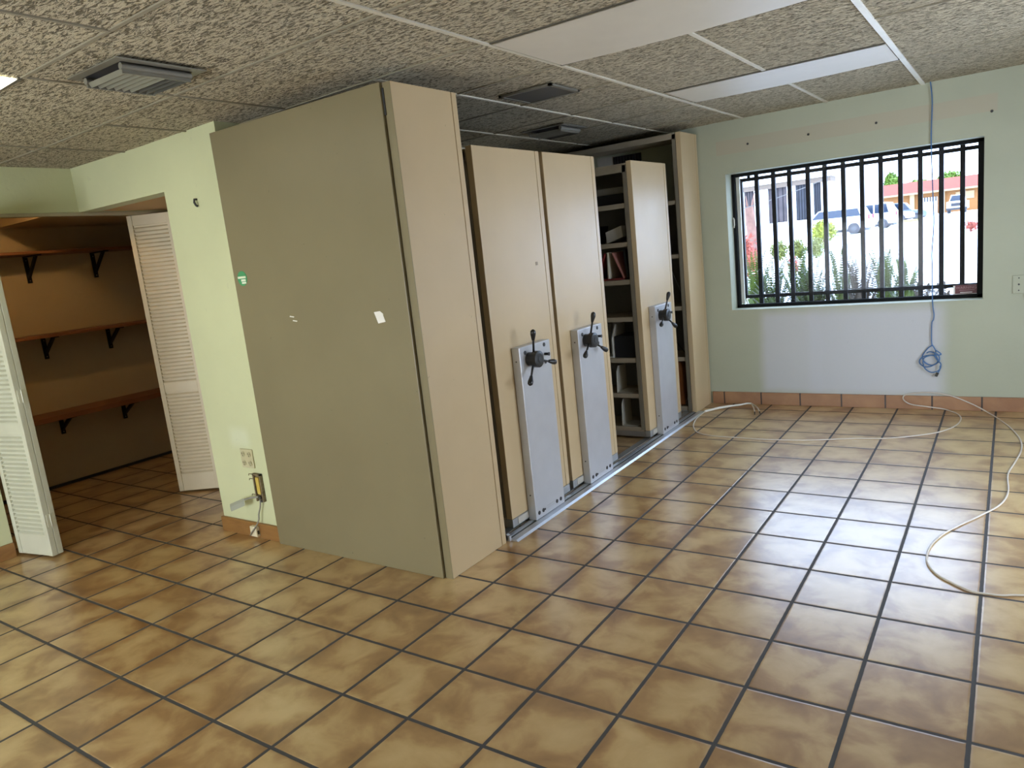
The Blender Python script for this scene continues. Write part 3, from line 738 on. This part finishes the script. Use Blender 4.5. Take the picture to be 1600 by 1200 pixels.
# stickers on the big panel
q = thing('round_sticker', 'round green sticker with white print on the large beige side panel', 'sticker', (-5.43, 2.815, 4.79))
MB().tube([(-5.43, 2.814, 4.79), (-5.43, 2.808, 4.79)], .125, 24).build('disc', 'sticker_green', q)
for a_ in ((-5.54, -5.33, 2.804, 2.807, 4.79, 4.825), (-5.46, -5.34, 2.804, 2.807, 4.74, 4.775), (-5.45, -5.335, 2.804, 2.807, 4.70, 4.73)): MB().box(*a_).build('white_print', 'sticker_white', q)
b = MB(); b.prism([(-2.48, 2.814, 4.10), (-2.36, 2.814, 4.11), (-2.30, 2.814, 4.07), (-2.30, 2.814, 4.04), (-2.27, 2.814, 3.95), (-2.42, 2.814, 3.93)], (0, -.004, 0))
o = b.build('paper_scrap', 'paper', origin=(-2.4, 2.81, 4.0)); tag(o, 'torn scrap of white paper stuck on the large beige side panel', 'paper scrap')
for x, z, lab in ((-4.33, 4.10, 'upper of two small white tape bits on the side panel'), (-4.27, 4.03, 'lower of two small white tape bits on the side panel')):
    o = MB().obox((x - .05, 2.814, z), (.10, 0, -.015), (0, -.003, 0), (.01, 0, .018)).build('tape_bit', 'paper', origin=(x, 2.81, z)); tag(o, lab, 'tape', 'tape bits')

# ------------------------------------------------------------------ ceiling lights and vents
def light_panel(x0, x1, y0, y1, lit, label, sag=.03):
    t = thing('ceiling_light', label, 'ceiling light', ((x0 + x1) / 2, (y0 + y1) / 2, cz((x0 + x1) / 2)), 'recessed ceiling lights')
    b = MB()
    zf = lambda x: cz(x)
    b.prism([(x0 - .03, y1, zf(x0) - .025), (x1 + .03, y1, zf(x1) - .025), (x1 + .03, y1, zf(x1) + .03), (x0 - .03, y1, zf(x0) + .03)], (0, .05, 0))
    b.prism([(x0 - .03, y0 - .03, zf(x0) - .012), (x1 + .03, y0 - .03, zf(x1) - .012), (x1 + .03, y0 - .03, zf(x1) + .03), (x0 - .03, y0 - .03, zf(x0) + .03)], (0, .03, 0))
    b.build('light_frame', 'fixture', t)
    b = MB(); nx = 12; g0 = []
    for i in range(nx + 1):
        x = x0 + (x1 - x0) * i / nx; u = i / nx
        for y_ in (y0, y1):
            g0.append(b.bm.verts.new((x, y_, zf(x) - .026 - (sag * math.sin(PI * u) if y_ == y1 else 0))))
    top = [b.bm.verts.new(v.co + Vector((0, 0, .012))) for v in g0]
    for i in range(nx):
        b.bm.faces.new((g0[2 * i], g0[2 * i + 1], g0[2 * i + 3], g0[2 * i + 2])); b.bm.faces.new((top[2 * i], top[2 * i + 2], top[2 * i + 3], top[2 * i + 1]))
    b.build('diffuser', 'lit' if lit else 'diffuser_off', t)
light_panel(-.38, 3.5, 3.52, 5.34, False, 'unlit long white ceiling light panel, the nearer of the two in view')
light_panel(-.30, 3.5, 9.2, 10.85, False, 'unlit long white ceiling light panel nearer the window wall', .02)
light_panel(-8.40, -4.50, -2.30, -.47, True, 'lit fluorescent ceiling panel cut off at the left picture edge')
light_panel(-4.38, -.5, -8.1, -6.3, True, 'unseen lit ceiling panel added to brighten the near end of the room')  # unseen panel, added for brightness

def vent(x0, y0, label):
    x1, y1 = x0 + 1.15, y0 + 1.15; c = cz(x0 + .5)
    t = thing('ceiling_vent', label, 'air vent', (x0 + .57, y0 + .57, c), 'square ceiling air diffusers')
    b = MB()
    b.box(x0, x1, y0, y0 + .12, c - .035, c - .02); b.box(x0, x1, y1 - .12, y1, c - .035, c - .02)
    b.box(x0, x0 + .12, y0 + .12, y1 - .12, c - .035, c - .02); b.box(x1 - .12, x1, y0 + .12, y1 - .12, c - .035, c - .02)
    b.build('flange', 'vent', t, bevel=.004)
    MB().box(x0 + .12, x1 - .12, y0 + .12, y1 - .12, c - .022, c - .014).build('duct_opening', 'dark_void', t)
    for x in (x0 + .17, x1 - .17):
        b = MB(); b.tube([(x, y0 + .13, c - .075), (x, y1 - .13, c - .075)], .04, 12); b.box(x - .012, x + .012, y0 + .14, y1 - .14, c - .15, c - .08)
        b.build('side_rail', 'vent', t)
    n = 9
    for k in range(n):
        yy = y0 + .18 + k * (.79 / (n - 1)); s_ = 1 if k >= 6 else -1
        MB().obox((x0 + .19, yy, c - .15), (.77, 0, 0), (0, .006, 0), (0, .03 * s_, .055)).build('louvre', 'vent', t)
vent(-4.25, -.02, 'square ceiling air diffuser near the doorway, at upper left')
vent(-4.05, 9.75, 'square ceiling air diffuser above the shelving units')
q = thing('return_air_panel', 'flat dark square return-air panel in the ceiling above the shelving', 'air panel', (-1.63, 6.7, cz(-1.6)))
b = MB(); x0, x1, y0, y1, c = -2.16, -1.10, 6.2, 7.2, cz(-1.6)
b.box(x0, x1, y0, y0 + .06, c - .05, c - .015); b.box(x0, x1, y1 - .06, y1, c - .05, c - .015); b.box(x0, x0 + .06, y0, y1, c - .05, c - .015); b.box(x1 - .06, x1, y0, y1, c - .05, c - .015)
b.build('panel_frame', 'vent', q); MB().box(x0 + .05, x1 - .05, y0 + .05, y1 - .05, c - .04, c - .015).build('panel_face', 'vent_dark', q)

# ------------------------------------------------------------------ cables
wc = [(-1.41, 13.42, .06), (-1.45, 13.1, .02), (-1.41, 12.62, .014), (-1.24, 12.0, .014), (-0.92, 11.45, .014), (-0.46, 11.25, .014), (0.05, 11.23, .014), (0.78, 11.2, .014), (1.66, 11.34, .014), (2.47, 11.65, .014), (3.08, 11.78, .014), (3.64, 12.14, .014), (4.01, 12.49, .014), (4.26, 12.99, .014), (4.36, 13.61, .014), (4.28, 14.13, .014), (4.0, 14.45, 0.04), (3.65, 14.5, 0.08), (3.29, 14.5, 0.13), (3.13, 14.5, 0.25), (3.2, 14.5, 0.37), (3.65, 14.5, 0.43), (4.08, 14.5, 0.37), (4.51, 14.5, 0.19), (4.93, 14.19, .014), (5.25, 13.21, .014), (5.43, 12.31, .014), (5.46, 11.54, .014), (5.36, 10.68, .014), (5.25, 9.88, .014), (5.26, 8.96, .014), (5.16, 8.31, .014), (4.92, 7.75, .014), (4.67, 7.25, .014), (4.47, 6.79, .014), (4.36, 6.34, .014), (4.34, 5.95, .014), (4.38, 5.67, .014), (4.5, 5.4, .014), (4.68, 5.21, .014), (4.89, 5.05, .014), (5.05, 5.04, .014), (5.22, 5.06, .014), (5.44, 5.15, .014), (6.2, 5.3, .014), (7.6, 5.2, .014)]
q = thing('white_cable', 'long white cable snaking across the tiled floor from the skirting', 'cable', (3, 10, 0))
MB().tube(smooth_path(wc, 5), .014, 8).build('cable_jacket', 'white_cable', q, smooth=True)
MB().tube(smooth_path([(-1.44, 13.38, .05), (-1.31, 13.6, .05), (-1.16, 13.8, .06), (-.95, 13.97, .07), (-.71, 14.13, .08), (-.57, 14.25, .09), (-.45, 14.25, .09)]), [.034] * 19 + [.024] * 18, 8).build('cable_sleeve', 'white_paint', q, smooth=True)
for w_, e_ in (([(-.45, 14.25, .09), (-.30, 13.9, .08), (-.17, 13.55, .04)], [(-.17, 13.55, .04), (-.12, 13.38, .02)]), ([(-.45, 14.25, .09), (-.31, 14.05, .09), (-.17, 13.83, .08), (-.06, 13.6, .04)], [(-.06, 13.6, .04), (-.01, 13.48, .02)])):
    sw = MB().tube(smooth_path(w_), .018, 6).build('split_wire', 'white_cable', q, smooth=True)
    MB().tube(e_, [.018, .012], 6).build('bare_end', 'rubber', sw)
bc = [(3.71, 14.53, 7.45), (3.74, 14.55, 7.0), (3.72, 14.56, 6.19), (3.75, 14.56, 5.07), (3.77, 14.55, 4.36), (3.73, 14.55, 3.71), (3.74, 14.53, 3.34), (3.74, 14.53, 2.68), (3.75, 14.55, 2.46), (3.77, 14.56, 2.28), (3.76, 14.56, 2.16), (3.73, 14.56, 2.1), (3.72, 14.56, 1.89), (3.72, 14.56, 1.69), (3.73, 14.56, 1.55)]
loopA = [(3.73, 14.56, 1.55), (3.65, 14.56, 1.49), (3.55, 14.56, 1.35), (3.53, 14.56, 1.26), (3.58, 14.55, 1.15), (3.71, 14.55, 1.08), (3.82, 14.54, 1.13), (3.85, 14.54, 1.21), (3.81, 14.54, 1.29), (3.71, 14.53, 1.32), (3.57, 14.53, 1.3), (3.48, 14.53, 1.22), (3.48, 14.53, 1.13), (3.57, 14.53, 1.05), (3.69, 14.53, 1.05), (3.81, 14.53, 1.12), (3.88, 14.52, 1.2), (3.86, 14.52, 1.33), (3.70, 14.51, 1.41), (3.62, 14.51, 1.38)]
loopB = [(3.74, 14.55, 1.56), (3.78, 14.53, 1.49), (3.81, 14.52, 1.42), (3.79, 14.51, 1.31), (3.85, 14.5, 1.2), (3.91, 14.5, 1.13), (3.90, 14.5, 1.01), (3.83, 14.5, .94), (3.71, 14.5, .92), (3.59, 14.5, 1.01), (3.55, 14.5, 1.15), (3.57, 14.5, 1.26), (3.68, 14.5, 1.32), (3.78, 14.49, 1.33), (3.90, 14.49, 1.34), (3.91, 14.49, 1.37), (3.81, 14.49, 1.45)]
q = thing('blue_network_cable', 'blue network cable hanging from the ceiling in front of the window, coiled at its end', 'cable', (3.73, 14.55, 1.0))
b = MB(); b.tube(smooth_path(bc, 5), .0125, 6); b.tube(smooth_path(loopA, 5), .0135, 6); b.tube(smooth_path(loopB, 5), .0135, 6); b.tube(smooth_path([(3.90, 14.5, 1.08), (3.89, 14.5, .98), (3.85, 14.5, .90)], 4), .0135, 6)
b.build('cable_jacket', 'blue_cable', q, smooth=True)
b = MB(); b.obox((3.78, 14.48, .83), (.06, 0, -.02), (0, .04, 0), (.04, 0, .09)); b.build('plug', 'black', q, bevel=.006)

# ------------------------------------------------------------------ outdoors
GZ = 1.0
struct('ground_outside', MB().box(-260, 160, YB + 1.0, 700, GZ - .6, GZ), 'asphalt')
def frond_fern(x, yy, z, h, spread, n, m, label, arch=.45, leafw=.085):
    t = thing('fern', label, 'fern', (x, yy, z), 'ferns outside the window')
    b = MB(); st = MB()
    for k in range(n):
        a = random.uniform(0, 2 * PI); ln = h * 1.28 * random.uniform(.55, 1.1); out = spread * random.uniform(.25, 1.0)
        dx, dy = math.cos(a), math.sin(a); pts = []
        for i in range(9):
            u = i / 8
            pts.append(Vector((x + dx * out * (u ** 1.6) + random.uniform(-.01, .01), yy + dy * out * (u ** 1.6) * .6, z + ln * (u - arch * .5 * u ** 3))))
        st.tube(pts, [.012 * (1 - .7 * i / 8) for i in range(9)], 3)
        side = Vector((-dy, dx, 0))
        for i in range(2, 9):
            for s_ in (0, .25, .5, .75):
                if i == 8 and s_ > 0: break
                p = pts[i] if i == 8 else pts[i].lerp(pts[i + 1], s_)
                tt = (pts[min(i + 1, 8)] - pts[i - 1]).normalized(); u = (i + s_) / 8
                lw = leafw * (1.15 * math.sin(PI * min(1, .12 + u * .85)) + .25)
                for sg_ in (-1, 1):
                    e = p + side * sg_ * lw + tt * lw * .45 + Vector((0, 0, -lw * .15))
                    wv = tt * .014
                    b.poly([p - wv, p.lerp(e, .5) - wv * 1.1, e, p.lerp(e, .5) + wv * 1.1, p + wv])
    st.build('stems', 'leaf_brown', t); b.build('fronds', m, t)
    return t
fern_spots = [(-1.30, 18.0, 2.75, .75, 26, 'leaf_mid', 'dense green fern at the left end of the window'),
    (-.55, 17.3, 2.45, .7, 24, 'leaf_dark', 'dark fern right of the leftmost fern'),
    (-.05, 18.2, 2.8, .7, 26, 'leaf_mid', 'tall green fern below the hedge'),
    (.55, 17.4, 2.45, .75, 26, 'leaf_dark', 'dark low fern below the yellow bush'),
    (1.15, 18.2, 2.7, .7, 24, 'leaf_mid', 'feathery green fern near the middle of the window'),
    (1.75, 17.5, 2.35, .6, 20, 'leaf_brown', 'dry brownish fern in the middle of the window'),
    (2.30, 18.0, 2.6, .55, 24, 'leaf_mid', 'bright green fern right of the window middle'),
    (2.85, 17.6, 2.3, .6, 20, 'leaf_mid', 'thinner green fern at the right end of the planting')]
for (x, yy, h, sp, n, m, lab) in fern_spots: frond_fern(x, yy, GZ, h, sp * 1.15, int(n * 2.3), m, lab)
for (x, yy, h, sp, n, lab) in [(3.35, 17.3, 2.0, .8, 7, 'sparse dry fern with bare stems behind the blue cable'), (3.75, 17.8, 1.9, .8, 7, 'sparse dry fern with arching stems right of the blue cable'), (4.75, 17.2, 2.0, .7, 8, 'sparse dry fern in the right lower corner of the window')]:
    frond_fern(x, yy, GZ, h, sp, n * 2, 'leaf_brown', lab, .6, .07)
def leafy(b, c, r, n, size):
    for k in range(n):
        d = Vector((random.gauss(0, 1), random.gauss(0, 1), random.gauss(0, 1))).normalized() * random.uniform(.55, 1.0)
        p = Vector((c[0] + d.x * r[0], c[1] + d.y * r[1], c[2] + d.z * r[2]))
        a = Vector((random.uniform(-1, 1), random.uniform(-1, 1), random.uniform(-1, 1))).normalized() * size * random.uniform(.6, 1.2)
        q_ = a.orthogonal().normalized() * size * .35
        b.poly([p - a, p + q_, p + a, p - q_])
def bush(name, c, r, m, label, cat='bush', n=500, size=.25, trunk=True, group=None):
    t = thing(name, label, cat, (c[0], c[1], GZ), group)
    b = MB(); leafy(b, c, r, n, size); b.blob(c, (r[0] * .6, r[1] * .6, r[2] * .6), 2, .15); b.build('foliage', m, t)
    if trunk: MB().tube([(c[0], c[1], GZ), (c[0] + .05 * r[0], c[1], c[2])], [max(.05, r[0] * .08), max(.03, r[0] * .05)], 7).build('trunk', 'bark', t)
bush('bush', (-15.5, 100, 2.9), (1.7, 1.5, 1.5), 'leaf_yellow', 'rounded yellow-green bush beside the white sedan', n=700, size=.3)
bush('croton', (-4.9, 30, 3.3), (.42, .4, 1.1), 'leaf_red', 'orange-red croton at the far left of the window', 'shrub', 260, .14)
bush('croton', (-3.2, 31, 2.7), (.25, .3, .5), 'leaf_red', 'small reddish croton poking above the ferns', 'shrub', 100, .10)
bush('shrub', (.9, 106, 1.7), (.95, .6, .75), 'leaf_red', 'small reddish shrub at the right edge of the window', 'shrub', 160, .22)
for i, (x, lab) in enumerate([(-13.7, 'olive hedge bush at the left of the low hedge'), (-12.0, 'olive hedge bush in the middle of the low hedge'), (-10.3, 'olive hedge bush at the right of the low hedge')]):
    bush('hedge_bush', (x, 70, 2.0), (.82, .8, 1.0), 'leaf_olive', lab, 'hedge', 450, .2, False, 'low hedge bushes')
q = thing('tree', 'pale pinkish tree trunk at the far left of the window', 'tree', (-13.4, 60, GZ))
MB().tube([(-13.5, 60, GZ), (-13.35, 60, 4.0), (-13.5, 60, 6.3)], [.55, .42, .35], 12).build('trunk', 'bark', q)
b = MB()
for k in range(7): b.tube([(-13.45, 60, 4.2 + .25 * k), (-13.45 + random.uniform(-.7, .7), 60, 6.0 + .25 * k)], [.09, .03], 5)
b.build('branches', 'bark', q)
def tree(c, r, label, n=900, size=1.2):
    bush('tree', c, r, 'leaf_lime', label, 'tree', n, size, True, 'trees behind the red-roofed house')
tree((-46.5, 425, 17.5), (3.4, 3, 6), 'lime green tree rising left of the red roof')
tree((-35, 430, 14.5), (6, 3, 4.0), 'low green tree behind the left half of the red roof')
tree((-21.5, 430, 15.5), (6.8, 3, 5.6), 'wide green tree behind the middle of the red roof')
tree((-11, 430, 14.2), (1.6, 2, 3.6), 'small thin tree top behind the right end of the red roof', 160, .6)

# white building with dark openings
q = thing('building', 'white flat-roofed building with tall dark screened openings at the left', 'building', (-43, 194, GZ))
b = MB(); YF = 190
ops = [(-52.3, -49.7, 'brown_screen'), (-46.3, -41.6, 'brown_screen'), (-39.6, -37.0, 'dark_glass'), (-35.4, -33.6, 'dark_glass')]
zt = lambda x: 14.2 - .11 * (x + 52)
edges = [-56] + [v for o_ in ops for v in o_[:2]] + [-31.4]
for a_, b2 in zip(edges[::2], edges[1::2]): b.box(a_, b2, YF, YF + 6, 4.6, 14.4)
b.box(-56, -31.4, YF, YF + 6, GZ, 4.6)
b.build('walls', 'stucco', q)
MB().box(-56.1, -31.3, YF - .3, YF + 6.1, 13.2, 14.4).build('beam', 'tan_stucco', q)
MB().box(-57, -31.0, YF - 1, YF + 7, 14.4, 17.4).build('roof_slab', 'stucco', q)
for a_, b2, m in ops:
    w_ = MB().box(a_, b2, YF + .8, YF + 1.0, 4.6, 13.2).build('screen', m, q)
    for k in range(1, 4): MB().box(a_ + (b2 - a_) * k / 4 - .05, a_ + (b2 - a_) * k / 4 + .05, YF + .6, YF + .8, 4.6, 13.2).build('mullion', 'grille', w_)
# second, plain white building behind
q = thing('building', 'plain white building wall behind the parked sedan', 'building', (-30, 262, GZ))
MB().box(-46, -32.0, 262, 275, GZ, 30).build('walls', 'stucco', q); MB().box(-46, -31.6, 261.7, 275, 30, 30.8).build('parapet', 'stucco', q)
# red-roofed house
q = thing('house', 'low orange house with a long red hip roof across the street', 'house', (-27, 392, GZ))
MB().box(-52, -2, 384, 400, GZ, 11.0).build('walls', 'house_orange', q)
b = MB(); b.prism([(-54, 381, 10.9), (-54, 403, 10.9), (-54, 392, 16.4)], (54, 0, 0)); b.build('roof', 'roof_red', q)
MB().box(-54, 0, 380.6, 381.4, 10.4, 11.2).build('fascia', 'house_cream', q)
for x in (-33, -21): MB().box(x - .9, x + .9, 382, 384, GZ, 10.6).build('pillar', 'house_cream', q)
g_ = MB().box(-30, -23, 383.5, 383.9, GZ, 8.5).build('garage_door', 'stucco', q)
for k in range(6): MB().box(-29.4 + k * 1.1, -28.9 + k * 1.1, 383.3, 383.5, 6.6, 8.6).build('garage_slit', 'car_dark', g_)
MB().box(-16, -9, 383.6, 384, 6.2, 9.5).build('window', 'house_cream', q)

def car(x, yy, length, dirx, paintm, label, hgt=5.0, suv=True, dy=0.0):
    """side view car lying along X, nose towards dirx"""
    t = thing('car', label, 'car', (x, yy, GZ)); Lh = length / 2; w_ = 6.0
    def P(u, z): return (x + dirx * u * Lh, yy - w_ / 2, GZ + z)
    base = [P(-1, 1.0), P(-.98, 2.6), P(-.9, 3.3), P(.40, 3.2), P(.93, 2.7), P(1.0, 1.9), P(.98, 1.0)]
    b = MB(); b.prism(base, (0, w_, 0)); b.build('body', paintm, t, bevel=.18, seg=3)
    r1 = -.86 if suv else -.55
    roof = [P(r1 - .06, 3.2), P(r1 + .06, hgt - .2), P(r1 + .2, hgt), P(.05, hgt), P(.22, hgt - .25), P(.46, 3.15)]
    b = MB(); b.prism(roof, (0, w_, 0)); cb = b.build('cabin', paintm, t, bevel=.12, seg=3)
    for (u0, u1, ua, ub) in ((r1 + .08, -.42, r1 + .14, -.42), (-.38, .0, -.38, .0), (.04, .38, .04, .20)):
        for s_ in (-1, 1):
            yf = yy + s_ * (w_ / 2 + .015)
            pts = [(x + dirx * u0 * Lh, yf, GZ + 3.35), (x + dirx * u1 * Lh, yf, GZ + 3.35), (x + dirx * ub * Lh, yf, GZ + hgt - .35), (x + dirx * ua * Lh, yf, GZ + hgt - .35)]
            b = MB(); b.prism(pts, (0, .02 * s_, 0)); b.build('side_window', 'car_glass', cb)
    for u in (-.62, .62):
        for s_ in (-1, 1):
            yw = yy + s_ * (w_ / 2 - .3)
            wh = MB().tube([(x + u * Lh, yw - .4, GZ + 1.06), (x + u * Lh, yw + .4, GZ + 1.06)], 1.06, 20).build('wheel', 'car_dark', t)
            MB().tube([(x + u * Lh, yw + s_ * .4, GZ + 1.06), (x + u * Lh, yw + s_ * .45, GZ + 1.06)], .5, 14).build('wheel_rim', 'rim', wh)
    MB().box(x - Lh * .9, x + Lh * .9, yy - w_ / 2 + .1, yy + w_ / 2 - .1, GZ + .55, GZ + 1.1).build('underbody', 'car_dark', t)
    for s_ in (-1, 1):
        MB().box(x - dirx * Lh * .97 - .12, x - dirx * Lh * .97 + .12, yy + s_ * (w_ / 2 - .5) - .45, yy + s_ * (w_ / 2 - .5) + .45, GZ + 2.6, GZ + 3.4).build('tail_light', 'tail_red', t)
        MB().box(x + dirx * Lh * .97 - .12, x + dirx * Lh * .97 + .12, yy + s_ * (w_ / 2 - .6) - .45, yy + s_ * (w_ / 2 - .6) + .45, GZ + 1.9, GZ + 2.4).build('headlight', 'bookend', t)
    return t
car(-24.4, 152, 15.0, -1, 'car_white', 'white car parked behind the yellow-green bush', 5.1)
car(-22.6, 176, 15.0, -1, 'car_white', 'white car parked partly behind the nearest white car', 5.6)
car(-26.2, 240, 15.5, 1, 'car_white', 'white car with a red tail light near the middle of the window', 6.2)
car(-23.4, 252, 15.0, 1, 'car_silver', 'silver blue car beside the one with the red tail light', 5.6)
# pickup seen from the front
q = thing('pickup_truck', 'white pickup truck facing the window in front of the orange house', 'truck', (-12.5, 330, GZ))
MB().box(-16.0, -9.2, 327, 343, GZ + 1.4, GZ + 4.4).build('body', 'car_white', q, bevel=.25)
b = MB(); b.prism([(-15.4, 331, GZ + 4.4), (-9.8, 331, GZ + 4.4), (-10.5, 331, GZ + 6.9), (-14.7, 331, GZ + 6.9)], (0, 6, 0)); b.build('cabin', 'car_white', q, bevel=.15)
b = MB(); b.prism([(-15.1, 330.9, GZ + 4.6), (-10.1, 330.9, GZ + 4.6), (-10.8, 330.9, GZ + 6.6), (-14.4, 330.9, GZ + 6.6)], (0, .08, 0)); b.build('windscreen', 'car_glass', q)
MB().box(-14.4, -10.8, 326.8, 327, GZ + 2.6, GZ + 3.8).build('radiator_grille', 'car_dark', q)
for x in (-15.2, -10.0):
    MB().box(x - .5, x + .5, 326.8, 327, GZ + 2.9, GZ + 3.7).build('headlight', 'bookend', q)
    MB().box(x - .55, x + .55, 328, 331, GZ + .0, GZ + 2.2).build('wheel', 'car_dark', q, bevel=.2)
MB().box(-16, -9.2, 326.5, 327, GZ + 1.2, GZ + 2.0).build('bumper', 'car_dark', q)
o = MB().box(-28, -15, 225, 226.2, GZ, GZ + .6).build('parking_curb', 'yellow_paint', origin=(-21, 225, GZ)); tag(o, 'yellow painted curb below the silver blue car', 'curb')
o = MB().box(-46, -22, 132, 133.2, GZ, 4.0).build('planter_wall', 'stucco', origin=(-34, 132, GZ)); tag(o, 'low white wall left of the parked white car', 'wall')
lp = smooth_path([(-21, 57, 4.9), (-12.9, 57, 6.2), (-9.46, 57, 6.9), (-5.8, 57, 8.04), (4, 57, 12.2)], 6)
o = MB().tube(lp, .03, 5).build('overhead_wire', 'wire', origin=(-10, 60, 7)); tag(o, 'thin overhead wire crossing in front of the white building', 'wire')
